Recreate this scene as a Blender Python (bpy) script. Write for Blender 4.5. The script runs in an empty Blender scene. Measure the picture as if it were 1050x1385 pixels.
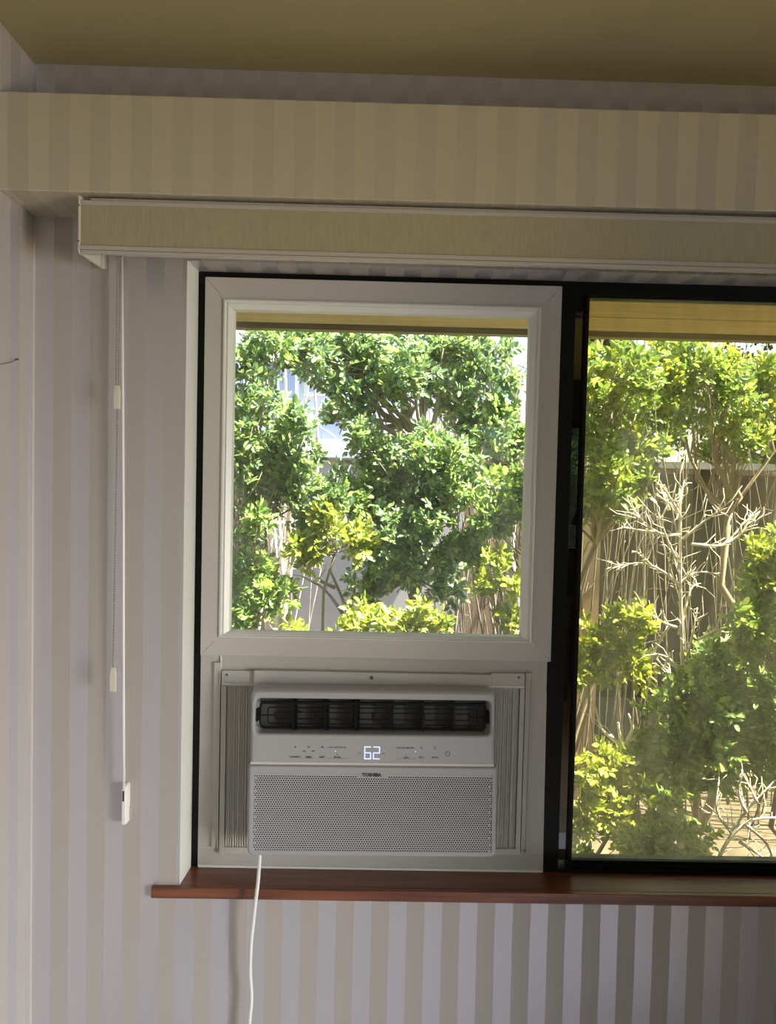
import bpy, math, random
import numpy as np
from mathutils import Matrix, Vector

# ------------------------------------------------------------------ camera, light, exposure
scn = bpy.context.scene
col = scn.collection
R = math.radians

def camera_matrix(yaw, pitch, roll, loc):
    fw = np.array([math.sin(yaw)*math.cos(pitch), math.cos(yaw)*math.cos(pitch), math.sin(pitch)])
    rt = np.array([math.cos(yaw), -math.sin(yaw), 0.0])
    up = np.cross(rt, fw)
    c, s = math.cos(roll), math.sin(roll)
    r2, u2 = c*rt + s*up, -s*rt + c*up
    m = Matrix.Identity(4)
    for i in range(3):
        m[i][0], m[i][1], m[i][2], m[i][3] = r2[i], u2[i], -fw[i], loc[i]
    return m

cam_data = bpy.data.cameras.new('camera')
cam_data.sensor_fit = 'VERTICAL'
cam_data.sensor_height = 36.0
cam_data.lens = 1000.0/1385.0*36.0
cam_data.clip_start = 0.02
cam = bpy.data.objects.new('camera', cam_data)
cam.matrix_world = camera_matrix(R(0.8113), R(-2.149), R(1.3021), (0, -1.55, 1.5))
col.objects.link(cam)
scn.camera = cam

scn.view_settings.view_transform = 'Standard'
scn.view_settings.look = 'None'
scn.view_settings.gamma = 1.0
scn.view_settings.use_curve_mapping = False
scn.view_settings.exposure = 0.0

world = bpy.data.worlds.new('sky')
scn.world = world
world.use_nodes = True
wn = world.node_tree
sky = wn.nodes.new('ShaderNodeTexSky')
sky.sky_type = 'NISHITA'
sky.sun_disc = False
sky.sun_elevation = R(55)
sky.sun_rotation = R(60)
sky.dust_density = 2.0
wn.links.new(sky.outputs[0], wn.nodes['Background'].inputs[0])
wn.nodes['Background'].inputs[1].default_value = 0.65

sun_data = bpy.data.lights.new('sun', 'SUN')
sun_data.energy = 42.0
sun_data.angle = R(0.6)
sun_data.color = (1.0, 0.95, 0.85)
sun = bpy.data.objects.new('sun', sun_data)
sun.rotation_euler = Vector((-0.46, 0.05, -0.88)).to_track_quat('-Z', 'Y').to_euler()
sun.location = (6, -4, 10)
col.objects.link(sun)

def area(name, loc, aim, sx, sy, watts, color, spread=180):
    d = bpy.data.lights.new(name, 'AREA')
    d.shape = 'RECTANGLE'; d.size = sx; d.size_y = sy; d.energy = watts; d.color = color; d.spread = R(spread)
    o = bpy.data.objects.new(name, d)
    o.location = loc
    o.rotation_euler = (Vector(aim) - Vector(loc)).to_track_quat('-Z', 'Z').to_euler()
    col.objects.link(o)
    return o
# cool sky light falling in through the glass door in the right wall, beside the camera
area('door_daylight', (2.94, -2.2, 1.00), (-0.2, -0.50, -0.1), 1.1, 1.2, 38, (0.86, 0.89, 1.0), 85)
# warm light bounced up from the sunlit terrace outside the same door
area('terrace_bounce', (2.94, -2.2, 0.35), (0.2, -0.8, 2.1), 1.1, 0.5, 40, (1.0, 0.76, 0.28))

# ------------------------------------------------------------------ materials
def new_mat(name):
    m = bpy.data.materials.new(name)
    m.use_nodes = True
    nt = m.node_tree
    return m, nt, nt.nodes['Principled BSDF']

def node(nt, t, **kw):
    n = nt.nodes.new(t)
    for k, v in kw.items():
        setattr(n, k, v)
    return n

def mixc(nt, a, b, fac=None, mode='MIX', f=0.5):
    n = node(nt, 'ShaderNodeMix', data_type='RGBA', blend_type=mode)
    n.inputs[0].default_value = f
    if fac is not None: nt.links.new(fac, n.inputs[0])
    for s, v in ((6, a), (7, b)):
        if hasattr(v, 'links'): nt.links.new(v, n.inputs[s])
        else: n.inputs[s].default_value = (*v, 1)
    return n.outputs[2]

def plain(name, rgb, rough=0.5, noise=0.06, scale=14, metal=0.0, bump=0.0, spec=0.5, stretch=(1, 1, 1)):
    m, nt, p = new_mat(name)
    tc = node(nt, 'ShaderNodeTexCoord')
    mp = node(nt, 'ShaderNodeMapping'); mp.inputs['Scale'].default_value = stretch
    nt.links.new(tc.outputs['Object'], mp.inputs[0])
    nz = node(nt, 'ShaderNodeTexNoise'); nz.inputs['Scale'].default_value = scale; nz.inputs['Detail'].default_value = 5
    nt.links.new(mp.outputs[0], nz.inputs['Vector'])
    lo = tuple(c*(1-noise*2) for c in rgb); hi = tuple(min(1, c*(1+noise*2)) for c in rgb)
    c = mixc(nt, lo, hi, nz.outputs[0])
    nt.links.new(c, p.inputs['Base Color'])
    p.inputs['Roughness'].default_value = rough
    p.inputs['Metallic'].default_value = metal
    p.inputs['Specular IOR Level'].default_value = spec
    if bump:
        b = node(nt, 'ShaderNodeBump'); b.inputs['Strength'].default_value = bump; b.inputs['Distance'].default_value = 0.002
        nt.links.new(nz.outputs[0], b.inputs['Height']); nt.links.new(b.outputs[0], p.inputs['Normal'])
    return m

def wallpaper(name, axis, period, start, light, dark, rl=0.33, rd=0.62, met=0.50):
    """vertical satin / matt stripes along one axis"""
    m, nt, p = new_mat(name)
    tc = node(nt, 'ShaderNodeTexCoord')
    sp = node(nt, 'ShaderNodeSeparateXYZ'); nt.links.new(tc.outputs['Object'], sp.inputs[0])
    wob = node(nt, 'ShaderNodeTexNoise'); wob.inputs['Scale'].default_value = 5
    nt.links.new(tc.outputs['Object'], wob.inputs['Vector'])
    def mth(op, a, b, clamp=False):
        n = node(nt, 'ShaderNodeMath', operation=op, use_clamp=clamp)
        for i, v in enumerate((a, b)):
            if hasattr(v, 'links'): nt.links.new(v, n.inputs[i])
            else: n.inputs[i].default_value = v
        return n.outputs[0]
    w = mth('MULTIPLY', mth('SUBTRACT', wob.outputs[0], 0.5), 0.004)
    x = mth('ADD', sp.outputs[axis], w)
    fr = mth('FRACT', mth('DIVIDE', mth('SUBTRACT', x, start - 40*period), period), 0)
    tri = mth('ABSOLUTE', mth('SUBTRACT', fr, 0.25), 0)      # 0 in the middle of the light stripe
    tri2 = mth('MINIMUM', tri, mth('SUBTRACT', 1.0, tri))
    fac = mth('MULTIPLY_ADD', mth('SUBTRACT', 0.25, tri2), 60.0)
    fac.node.inputs[2].default_value = 0.5; fac.node.use_clamp = True
    nz = node(nt, 'ShaderNodeTexNoise'); nz.inputs['Scale'].default_value = 3.0; nz.inputs['Detail'].default_value = 6
    nt.links.new(tc.outputs['Object'], nz.inputs['Vector'])
    d2 = mixc(nt, tuple(c*0.95 for c in dark), tuple(c*1.05 for c in dark), nz.outputs[0])
    l2 = mixc(nt, tuple(c*0.96 for c in light), tuple(c*1.04 for c in light), nz.outputs[0])
    nt.links.new(mixc(nt, d2, l2, fac), p.inputs['Base Color'])
    nt.links.new(mth('ADD', mth('MULTIPLY', fac, rl-rd), rd), p.inputs['Roughness'])
    nt.links.new(mth('MULTIPLY', fac, met), p.inputs['Metallic'])      # pearly satin stripe
    fn = node(nt, 'ShaderNodeTexNoise'); fn.inputs['Scale'].default_value = 160; fn.inputs['Detail'].default_value = 3
    nt.links.new(tc.outputs['Object'], fn.inputs['Vector'])
    b = node(nt, 'ShaderNodeBump'); b.inputs['Strength'].default_value = 0.12; b.inputs['Distance'].default_value = 0.001
    nt.links.new(fn.outputs[0], b.inputs['Height']); nt.links.new(b.outputs[0], p.inputs['Normal'])
    return m

def wood(name, c1, c2, rough, axis=0, scale=6.0, coat=0.0):
    m, nt, p = new_mat(name)
    tc = node(nt, 'ShaderNodeTexCoord'); mp = node(nt, 'ShaderNodeMapping')
    s = [14.0, 14.0, 14.0]; s[axis] = 0.9
    mp.inputs['Scale'].default_value = s
    nt.links.new(tc.outputs['Object'], mp.inputs[0])
    nz = node(nt, 'ShaderNodeTexNoise'); nz.inputs['Scale'].default_value = scale; nz.inputs['Detail'].default_value = 8
    nz.inputs['Distortion'].default_value = 0.6
    nt.links.new(mp.outputs[0], nz.inputs['Vector'])
    rp = node(nt, 'ShaderNodeValToRGB')
    rp.color_ramp.elements[0].position = 0.35; rp.color_ramp.elements[0].color = (*c1, 1)
    rp.color_ramp.elements[1].position = 0.68; rp.color_ramp.elements[1].color = (*c2, 1)
    nt.links.new(nz.outputs[0], rp.inputs[0]); nt.links.new(rp.outputs[0], p.inputs['Base Color'])
    p.inputs['Roughness'].default_value = rough
    p.inputs['Coat Weight'].default_value = coat; p.inputs['Coat Roughness'].default_value = 0.2
    b = node(nt, 'ShaderNodeBump'); b.inputs['Strength'].default_value = 0.1; b.inputs['Distance'].default_value = 0.001
    nt.links.new(nz.outputs[0], b.inputs['Height']); nt.links.new(b.outputs[0], p.inputs['Normal'])
    return m

def leaf_mat(name, stops):
    m, nt, p = new_mat(name)
    g = node(nt, 'ShaderNodeNewGeometry')
    rp = node(nt, 'ShaderNodeValToRGB')
    e = rp.color_ramp.elements
    while len(e) < len(stops): e.new(0.5)
    for i, (pos, c) in enumerate(stops):
        e[i].position = pos; e[i].color = (*c, 1)
    nt.links.new(g.outputs['Random Per Island'], rp.inputs[0])
    nt.links.new(rp.outputs[0], p.inputs['Base Color'])
    p.inputs['Roughness'].default_value = 0.36
    p.inputs['Specular IOR Level'].default_value = 0.6
    tr = node(nt, 'ShaderNodeBsdfTranslucent')
    nt.links.new(mixc(nt, rp.outputs[0], (1.0, 1.0, 0.35), mode='MULTIPLY', f=0.5), tr.inputs[0])
    mx = node(nt, 'ShaderNodeMixShader'); mx.inputs[0].default_value = 0.42
    nt.links.new(p.outputs[0], mx.inputs[1]); nt.links.new(tr.outputs[0], mx.inputs[2])
    nt.links.new(mx.outputs[0], nt.nodes['Material Output'].inputs[0])
    return m

def glass_mat(name, tint, dirt_haze=0.0, dirt_haze_col=(0.5, 0.45, 0.3), refl=0.08):
    m, nt, p = new_mat(name)
    nt.nodes.remove(p)
    tr = node(nt, 'ShaderNodeBsdfTransparent'); tr.inputs[0].default_value = (*tint, 1)
    gl = node(nt, 'ShaderNodeBsdfGlossy'); gl.inputs['Roughness'].default_value = 0.01
    fr = node(nt, 'ShaderNodeFresnel'); fr.inputs[0].default_value = 1.35
    mx = node(nt, 'ShaderNodeMixShader')
    nt.links.new(fr.outputs[0], mx.inputs[0]); nt.links.new(tr.outputs[0], mx.inputs[1]); nt.links.new(gl.outputs[0], mx.inputs[2])
    out = mx.outputs[0]
    if dirt_haze:
        tc = node(nt, 'ShaderNodeTexCoord'); mp = node(nt, 'ShaderNodeMapping'); mp.inputs['Scale'].default_value = (9, 1, 1.6)
        mp.inputs['Rotation'].default_value = (0, R(12), 0)
        nt.links.new(tc.outputs['Object'], mp.inputs[0])
        nz = node(nt, 'ShaderNodeTexNoise'); nz.inputs['Scale'].default_value = 2.2; nz.inputs['Detail'].default_value = 7
        nt.links.new(mp.outputs[0], nz.inputs['Vector'])
        mr = node(nt, 'ShaderNodeMapRange')
        mr.inputs[1].default_value = 0.3; mr.inputs[2].default_value = 0.75
        mr.inputs[3].default_value = dirt_haze*0.4; mr.inputs[4].default_value = dirt_haze*1.9
        nt.links.new(nz.outputs[0], mr.inputs[0])
        tl = node(nt, 'ShaderNodeBsdfTranslucent'); tl.inputs[0].default_value = (*dirt_haze_col, 1)
        m2 = node(nt, 'ShaderNodeMixShader')
        nt.links.new(mr.outputs[0], m2.inputs[0]); nt.links.new(out, m2.inputs[1]); nt.links.new(tl.outputs[0], m2.inputs[2])
        out = m2.outputs[0]
    nt.links.new(out, nt.nodes['Material Output'].inputs[0])
    return m

def emit_mat(name, rgb, strength):
    m, nt, p = new_mat(name)
    p.inputs['Base Color'].default_value = (*rgb, 1)
    p.inputs['Emission Color'].default_value = (*rgb, 1)
    p.inputs['Emission Strength'].default_value = strength
    return m

WL, WD = (0.57, 0.555, 0.575), (0.41, 0.38, 0.35)
PER = 0.07596
M = dict(
    wall=wallpaper('striped wallpaper', 0, PER, -0.7158, WL, WD),
    wall_side=wallpaper('striped wallpaper side', 1, PER, -0.02, WL, WD),
    bulk_warmlit=wallpaper('striped wallpaper bulkhead warm lit', 0, PER, 0.3225, (0.55, 0.502, 0.38), (0.425, 0.385, 0.283), met=0.25),  # yellower copy of the wallpaper, warm bounced light put into its colour
    ceil=plain('painted ceiling', (0.38, 0.335, 0.19), 0.7, 0.05, 3, bump=0.1),
    floor=wood('polished brown floor boards', (0.36, 0.28, 0.20), (0.47, 0.37, 0.27), 0.22, 0, 4, 0.4),
    vinyl=plain('white vinyl board', (0.52, 0.50, 0.46), 0.42, 0.02, 6),
    bead=plain('white glazing bead', (0.76, 0.77, 0.71), 0.35, 0.02, 8),
    panel=plain('white painted panel', (0.47, 0.46, 0.42), 0.45, 0.03, 5),
    acwhite=plain('white appliance plastic', (0.38, 0.378, 0.382), 0.38, 0.01, 10),
    acgrille=plain('white perforated plastic', (0.47, 0.467, 0.49), 0.4, 0.01, 10),
    pleat=plain('grey white pleated vinyl', (0.60, 0.585, 0.55), 0.5, 0.03, 12),
    ingrey=plain('dark grey plastic', (0.10, 0.10, 0.097), 0.45, 0.05, 30),
    inblack=plain('black plastic', (0.007, 0.007, 0.007), 0.5, 0.05, 30, spec=0.2),
    hole=plain('black backing sheet', (0.006, 0.006, 0.007), 0.8, 0.05, 30),
    ink=plain('dark grey print', (0.04, 0.04, 0.045), 0.6, 0.02, 30),
    black=plain('black anodised aluminium', (0.006, 0.006, 0.005), 0.4, 0.1, 30, spec=0.2),
    blackgloss=plain('black backed glass', (0.004, 0.004, 0.003), 0.02, 0.0, 30, spec=0.9),
    rug=plain('pale blue grey rug', (0.70, 0.72, 0.80), 0.95, 0.03, 60),  # pale so the added rug brightens the wall stripes
    sill=wood('red brown varnished wood', (0.10, 0.030, 0.012), (0.23, 0.075, 0.028), 0.36, 0, 5, 0.35),
    fabric=plain('cream blind fabric', (0.35, 0.315, 0.205), 0.75, 0.12, 30, stretch=(12, 12, 0.8), bump=0.1),
    track=plain('light grey blind track', (0.44, 0.41, 0.36), 0.4, 0.02, 8),
    cream=plain('cream plastic', (0.64, 0.61, 0.50), 0.4, 0.02, 12),
    whitep=plain('white plastic', (0.78, 0.77, 0.75), 0.35, 0.02, 12),
    beadm=plain('grey bead chain', (0.30, 0.275, 0.22), 0.35, 0.1, 60),
    steel=plain('zinc screw', (0.18, 0.17, 0.16), 0.4, 0.1, 60, metal=0.6),
    plank=wood('tan soffit timber', (0.52, 0.32, 0.13), (0.70, 0.47, 0.22), 0.55, 0, 4),
    fascia=wood('brown fascia timber', (0.22, 0.16, 0.09), (0.34, 0.25, 0.14), 0.6, 0, 4),
    darkwood=plain('dark stained timber', (0.035, 0.022, 0.014), 0.7, 0.1, 10),
    bark=plain('grey brown bark', (0.34, 0.26, 0.19), 0.85, 0.22, 26, bump=0.6),
    pale=plain('pale bleached bark', (0.70, 0.63, 0.54), 0.85, 0.18, 30, bump=0.5),
    stem=plain('dry brown stems', (0.19, 0.155, 0.11), 0.9, 0.25, 20),
    concrete=plain('rendered garden wall', (0.47, 0.44, 0.42), 0.9, 0.08, 5, bump=0.3),
    housewall=plain('pale lavender house wall', (0.74, 0.73, 0.79), 0.8, 0.05, 4),
    housewin=plain('blue grey window pane', (0.22, 0.26, 0.40), 0.15, 0.1, 2),
    clay=plain('clay brown fence board', (0.34, 0.235, 0.155), 0.9, 0.16, 9, stretch=(1, 1, .2)),  # brown tone of the fence boards themselves
    earth=plain('leaf litter earth', (0.105, 0.08, 0.052), 0.95, 0.3, 12),
    deck=plain('weathered grey timber', (0.30, 0.29, 0.26), 0.8, 0.12, 8),
    postw=plain('white painted post', (0.72, 0.72, 0.72), 0.6, 0.04, 8),
    roof=plain('roof sheeting', (0.25, 0.22, 0.2), 0.8, 0.1, 4),
    clear=glass_mat('clear acrylic', (0.97, 0.985, 0.97), 0.05, (0.8, 0.85, 0.8)),  # the veil over the acrylic paints in the washed-out brightness outside
    dirty=glass_mat('dusty tinted glass', (0.92, 0.92, 0.80), 0.125, (0.62, 0.60, 0.42)),  # dust whose veil also stands in for reflections of the room
    led=emit_mat('lit display digit', (0.58, 0.68, 1.0), 0.85),
    lamp_shade=plain('dark lamp shade', (0.02, 0.018, 0.016), 0.8, 0.05, 20),
    leaf_green=leaf_mat('glossy green leaves', [(0.0, (0.10, 0.18, 0.085)), (0.45, (0.22, 0.34, 0.15)), (0.8, (0.38, 0.50, 0.22)), (1.0, (0.52, 0.58, 0.26))]),
    leaf_yellow=leaf_mat('yellow green leaves', [(0.0, (0.20, 0.28, 0.06)), (0.5, (0.40, 0.48, 0.09)), (1.0, (0.66, 0.62, 0.11))]),
    leaf_mid=leaf_mat('mid green leaves', [(0.0, (0.12, 0.20, 0.06)), (0.5, (0.26, 0.39, 0.11)), (0.9, (0.44, 0.54, 0.15)), (1.0, (0.58, 0.60, 0.16))]),
    leaf_dark=leaf_mat('dark background leaves', [(0.0, (0.03, 0.06, 0.018)), (0.6, (0.07, 0.12, 0.03)), (1.0, (0.18, 0.2, 0.05))]),
)

_p = M['blackgloss'].node_tree.nodes['Principled BSDF']
_p.inputs['Coat Weight'].default_value = 0.7; _p.inputs['Coat IOR'].default_value = 1.7; _p.inputs['Coat Roughness'].default_value = 0.01

# ------------------------------------------------------------------ mesh helpers
class MB:
    """collects vertices and faces, then links them as one mesh object"""
    def __init__(self): self.V = []; self.F = []
    def add(self, v, f):
        n = len(self.V); self.V.extend(v); self.F.extend([tuple(i+n for i in q) for q in f]); return self
    def box(self, x0, x1, y0, y1, z0, z1):
        v = [(x, y, z) for z in (z0, z1) for y in (y0, y1) for x in (x0, x1)]
        return self.add(v, [(0, 2, 3, 1), (4, 5, 7, 6), (0, 1, 5, 4), (2, 6, 7, 3), (0, 4, 6, 2), (1, 3, 7, 5)])
    def hexa(self, a, b):
        """two quads a, b (same winding) joined to a solid"""
        return self.add(list(a)+list(b), [(0, 1, 2, 3), (7, 6, 5, 4), (0, 4, 5, 1), (1, 5, 6, 2), (2, 6, 7, 3), (3, 7, 4, 0)])
    def loft(self, loops, closed=True, cap0=False, cap1=False):
        n = len(loops[0]); v = [p for l in loops for p in l]; f = []
        for i in range(len(loops)-1):
            for j in range(n if closed else n-1):
                k = (j+1) % n
                f.append((i*n+j, i*n+k, (i+1)*n+k, (i+1)*n+j))
        if cap0: f.append(tuple(range(n-1, -1, -1)))
        if cap1: f.append(tuple((len(loops)-1)*n+j for j in range(n)))
        return self.add(v, f)
    def tube(self, pts, r, n=6, closed=False):
        pts = [Vector(p) for p in pts]; m = len(pts)
        rs = r if isinstance(r, (list, tuple)) else [r]*m
        loops = []
        ref = Vector((0.13, 0.97, 0.21))
        for i, p in enumerate(pts):
            a = pts[(i-1) % m] if (i > 0 or closed) else p
            b = pts[(i+1) % m] if (i < m-1 or closed) else p
            t = (b-a).normalized() if (b-a).length > 0 else Vector((0, 0, 1))
            u = t.cross(ref)
            if u.length < 1e-3: u = t.cross(Vector((1, 0, 0)))
            u.normalize(); w = t.cross(u)
            loops.append([tuple(p + u*(math.cos(2*math.pi*k/n)*rs[i]) + w*(math.sin(2*math.pi*k/n)*rs[i])) for k in range(n)])
        if closed: loops.append(loops[0])
        return self.loft(loops, cap0=not closed, cap1=not closed)
    def ball(self, c, r, n=6, m=4):
        v = [(c[0], c[1], c[2]+r)]
        for i in range(1, m):
            a = math.pi*i/m
            for k in range(n):
                b = 2*math.pi*k/n
                v.append((c[0]+r*math.sin(a)*math.cos(b), c[1]+r*math.sin(a)*math.sin(b), c[2]+r*math.cos(a)))
        v.append((c[0], c[1], c[2]-r)); f = []
        for k in range(n):
            f.append((0, 1+k, 1+(k+1) % n)); L = 1+(m-2)*n
            f.append((len(v)-1, L+(k+1) % n, L+k))
            for i in range(m-2):
                o = 1+i*n; f.append((o+k, o+n+k, o+n+(k+1) % n, o+(k+1) % n))
        return self.add(v, f)
    def cyl(self, c, r, y0, y1, n=12):
        """cylinder along y"""
        l = lambda y: [(c[0]+r*math.cos(2*math.pi*k/n), y, c[1]+r*math.sin(2*math.pi*k/n)) for k in range(n)]
        return self.loft([l(y0), l(y1)], cap0=True, cap1=True)
    def build(self, name, mat, parent=None, bev=0.0, seg=2, smooth=False, label=None, kind=None):
        me = bpy.data.meshes.new(name)
        me.from_pydata(self.V, [], self.F); me.update()
        me.materials.append(mat)
        if smooth:
            me.polygons.foreach_set('use_smooth', [True]*len(me.polygons))
        o = bpy.data.objects.new(name, me)
        col.objects.link(o)
        if parent: o.parent = parent
        if bev:
            b = o.modifiers.new('bevel', 'BEVEL'); b.width = bev; b.segments = seg; b.limit_method = 'ANGLE'
        if label: o['label'] = label
        if kind: o['kind'] = kind
        return o

def B(*a): return MB().box(*a)
def thing(name, label, cat, group=None, loc=(0, 0, 0), mat=None):
    o = bpy.data.objects.new(name, None); col.objects.link(o)
    o.empty_display_size = 0.05
    if mat is not None: o.matrix_world = mat
    else: o.location = loc
    o['label'] = label; o['category'] = cat
    if group: o['group'] = group
    return o
def tag(o, label, cat, group=None):
    o['label'] = label; o['category'] = cat
    if group: o['group'] = group
    return o
def struct(o, label=None):
    o['kind'] = 'structure'
    if label: o['label'] = label
    return o
def empty_struct(name, label):
    o = bpy.data.objects.new(name, None); col.objects.link(o); o.empty_display_size = 0.05
    return struct(o, label)

def rrect(x0, x1, z0, z1, y, radii, n=4):
    """rounded rectangle in the xz plane; radii for the corners lower left, lower right, upper right, upper left"""
    if not isinstance(radii, (list, tuple)): radii = [radii]*4
    c = [(x0, z0, 180, 1, 1), (x1, z0, 270, -1, 1), (x1, z1, 0, -1, -1), (x0, z1, 90, 1, -1)]
    o = []
    for (x, z, a0, sx, sz), r in zip(c, radii):
        for k in range(n+1):
            a = R(a0 + 90*k/n)
            o.append((x+sx*r+r*math.cos(a), y, z+sz*r+r*math.sin(a)))
    return o

# ------------------------------------------------------------------ the room
RX0, RX1, RY0, H = -0.72, 3.0, -4.0, 2.34
OX0, OX1, OZ0, OZ1 = -0.4045, 1.30, 0.614, 1.9515          # window opening
w = MB()
w.box(RX0, OX0, 0, 0.12, -0.02, H); w.box(OX1, RX1, 0, 0.12, -0.02, H)
w.box(OX0, OX1, 0, 0.12, -0.02, OZ0); w.box(OX0, OX1, 0, 0.12, OZ1, H)
struct(w.build('wall_front', M['wall']), 'striped cream wallpapered wall around the window')
struct(B(RX0-0.12, RX0, RY0, 0.12, -0.02, H).build('wall_left', M['wall_side']), 'striped wallpapered side wall at the left')
wr = MB(); wr.box(RX1, RX1+0.12, RY0, -2.8, -0.02, H); wr.box(RX1, RX1+0.12, -1.6, 0.12, -0.02, H); wr.box(RX1, RX1+0.12, -2.8, -1.6, 2.1, H)
struct(wr.build('wall_right', M['wall_side']))
wb = MB()
wb.box(RX0, 0.7, RY0-0.12, RY0, -0.02, H); wb.box(2.5, RX1, RY0-0.12, RY0, -0.02, H)
wb.box(0.7, 2.5, RY0-0.12, RY0, -0.02, 1.0); wb.box(0.7, 2.5, RY0-0.12, RY0, 2.0, H)
struct(wb.build('wall_back', M['darkwood']))  # unseen wall coloured dark so its reflection in the glass strip stays dim
struct(B(RX0-0.12, RX1+0.12, RY0-0.12, 0.12, H, H+0.1).build('ceiling', M['ceil']), 'olive cream painted ceiling')
struct(B(RX0-0.12, RX1+0.12, RY0-0.12, 0.12, -0.12, -0.02).build('floor', M['floor']))
# boxed bulkhead running across the wall under the ceiling
struct(B(RX0, RX1, -0.14, 0.0, 2.0326, 2.213).build('trim_1', M['bulk_warmlit'], bev=0.002), 'boxed wallpapered bulkhead across the wall above the window')
# caulk line in the corner
struct(MB().hexa([(RX0, 0, 0), (RX0+.004, 0, 0), (RX0+.004, 0, 2.03), (RX0, 0, 2.03)],
                 [(RX0, -.004, 0), (RX0+.001, -.004, 0), (RX0+.001, -.004, 2.03), (RX0, -.004, 2.03)]).build('trim_2', M['track']), 'thin caulk line in the wall corner')
# jamb lining whitened, the light on its wallpaper put into the colour
struct(MB().hexa([(OX0, .0, .637), (OX0+.0006, .0, .637), (OX0+.0055, .075, .637), (OX0, .075, .637)],
                 [(OX0, .0, OZ1), (OX0+.0006, .0, OZ1), (OX0+.0055, .075, OZ1), (OX0, .075, OZ1)]).build('trim_3', M['bead']), 'left window jamb lining coloured pale for the light on it')

struct(B(RX1+0.12, 6.2, -4.2, 0.12, 2.30, 2.38).build('ceiling', M['roof']), 'unseen slab added outside the right wall to block the sun')  # added out of view so no direct sun enters the right wall opening
# ------------------------------------------------------------------ window
win = empty_struct('window_1', 'black aluminium sliding window with a dusty right pane')
YF = 0.075
B(OX0, OX1, YF, .118, 1.9225, OZ1).build('top_rail', M['black'], win, .001)
B(OX0+.0055, -.365, YF+.002, .118, .637, 1.9225).build('side_stile', M['black'], win, .001)
B(OX1-.04, OX1, YF, .118, .637, 1.9225).build('side_stile', M['black'], win, .001)
B(.386, .4235, YF, .118, .637, 1.9225).build('mullion', M['black'], win, .001)
B(.4235, .4455, .086, .118, .66, 1.9225).build('mullion_glass', M['blackgloss'], win, label='narrow dark reflective glass strip')
B(.4455, .4525, .071, .118, .645, 1.9225).build('sash_stile', M['black'], win, .001)
br = MB().box(.4235, OX1-.04, .073, .118, .637, .646).box(.4525, OX1-.04, .080, .118, .646, .653).box(.4525, OX1-.04, .088, .118, .653, .6592)
br.build('bottom_rail', M['black'], win)
B(.4525, OX1-.04, .082, .112, 1.919, 1.9225).build('glazing_strip', M['black'], win)
B(.4525, OX1-.04, .094, .098, .6592, 1.9225).build('glass_pane', M['dirty'], win, label='dusty tinted glass pane')
ws = MB().box(OX0, OX1, 0.0, .12, OZ0, .637).box(-.4615, OX1+.05, -.012, 0.0, OZ0, .637)
ws.V = [tuple(v) for v in ws.V]
ws.build('window_sill', M['sill'], win, .0012, label='red brown varnished wooden sill')

# ------------------------------------------------------------------ white insert with clear pane
ins = thing('window_insert', 'white framed clear acrylic pane and panel filling the left window opening', 'window panel')
def frame_side(o, i, profile):
    """one mitred side. o: outer rect; profile: list of (fraction towards inner rect, y)"""
    (x0, x1, z0, z1), (a0, a1, b0, b1) = o
    def rect(t):
        e = lambda p, q: p+(q-p)*t
        X0, X1, Z0, Z1 = e(x0, a0), e(x1, a1), e(z0, b0), e(z1, b1)
        return [(X0, Z0), (X1, Z0), (X1, Z1), (X0, Z1)]
    loopA, loopB = [], []
    for t, y in profile:
        r = rect(t); p, q = r[i], r[(i+1) % 4]
        d = np.array(q)-np.array(p); d = d/np.linalg.norm(d)*0.0004
        loopA.append((p[0]+d[0], y, p[1]+d[1])); loopB.append((q[0]-d[0], y, q[1]-d[1]))
    return MB().loft([loopA, loopB], cap0=True, cap1=True)
outer, inner = (-.3815, .3895, 1.1165, 1.9370), (-.3405, .3445, 1.1590, 1.8900)
glass = (-.3195, .3222, 1.1700, 1.8696)
for i in range(4):
    frame_side((outer, inner), i, [(0, .0745), (0, .0635), (.02, .0625), (.98, .0625), (1, .0635), (1, .0745)]).build('frame_board', M['vinyl'], ins)
for i in range(4):
    frame_side((inner, glass), i, [(0, .074), (0, .0585), (.16, .0575), (.24, .0625), (.38, .0630), (.44, .0612), (.95, .0680), (1, .0720), (1, .0900), (0, .0900)]).build('glazing_bead', M['bead'], ins)
B(-.335, .338, .0905, .0935, 1.161, 1.884).build('clear_pane', M['clear'], ins, label='clear acrylic pane')
pb = MB()
pb.hexa([(-.384, .0745, .6375), (.3900, .0745, .6375), (.3885, .0745, .705), (-.384, .0745, .705)], [(-.384, .0900, .6375), (.3900, .0900, .6375), (.3885, .0900, .705), (-.384, .0900, .705)])
pb.box(-.383, .3845, .0745, .0900, 1.045, 1.118)
pb.hexa([(-.384, .0745, .705), (-.252, .0745, .705), (-.252, .0745, 1.045), (-.383, .0745, 1.045)], [(-.384, .09, .705), (-.252, .09, .705), (-.252, .09, 1.045), (-.383, .09, 1.045)])
pb.hexa([(.256, .0745, .705), (.3885, .0745, .705), (.3855, .0745, 1.045), (.256, .0745, 1.045)], [(.256, .09, .705), (.3885, .09, .705), (.3855, .09, 1.045), (.256, .09, 1.045)])
pb.build('lower_panel', M['panel'], ins)
B(-.3395, -.3365, .0715, .0745, 1.055, 1.1145).build('panel_seam', M['bead'], ins)
MB().box(-.383, .388, .071, .0745, .6375, .643).build('bottom_strip', M['bead'], ins, .001)
for z0, z1, y0, y1, x0, x1 in ((.682, .6835, .073, .0745, .3525, .388), (.682, .6835, .073, .0745, -.383, -.352)):
    B(x0, x1, y0, y1, z0, z1).build('panel_seam', M['pleat'], ins)

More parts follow.
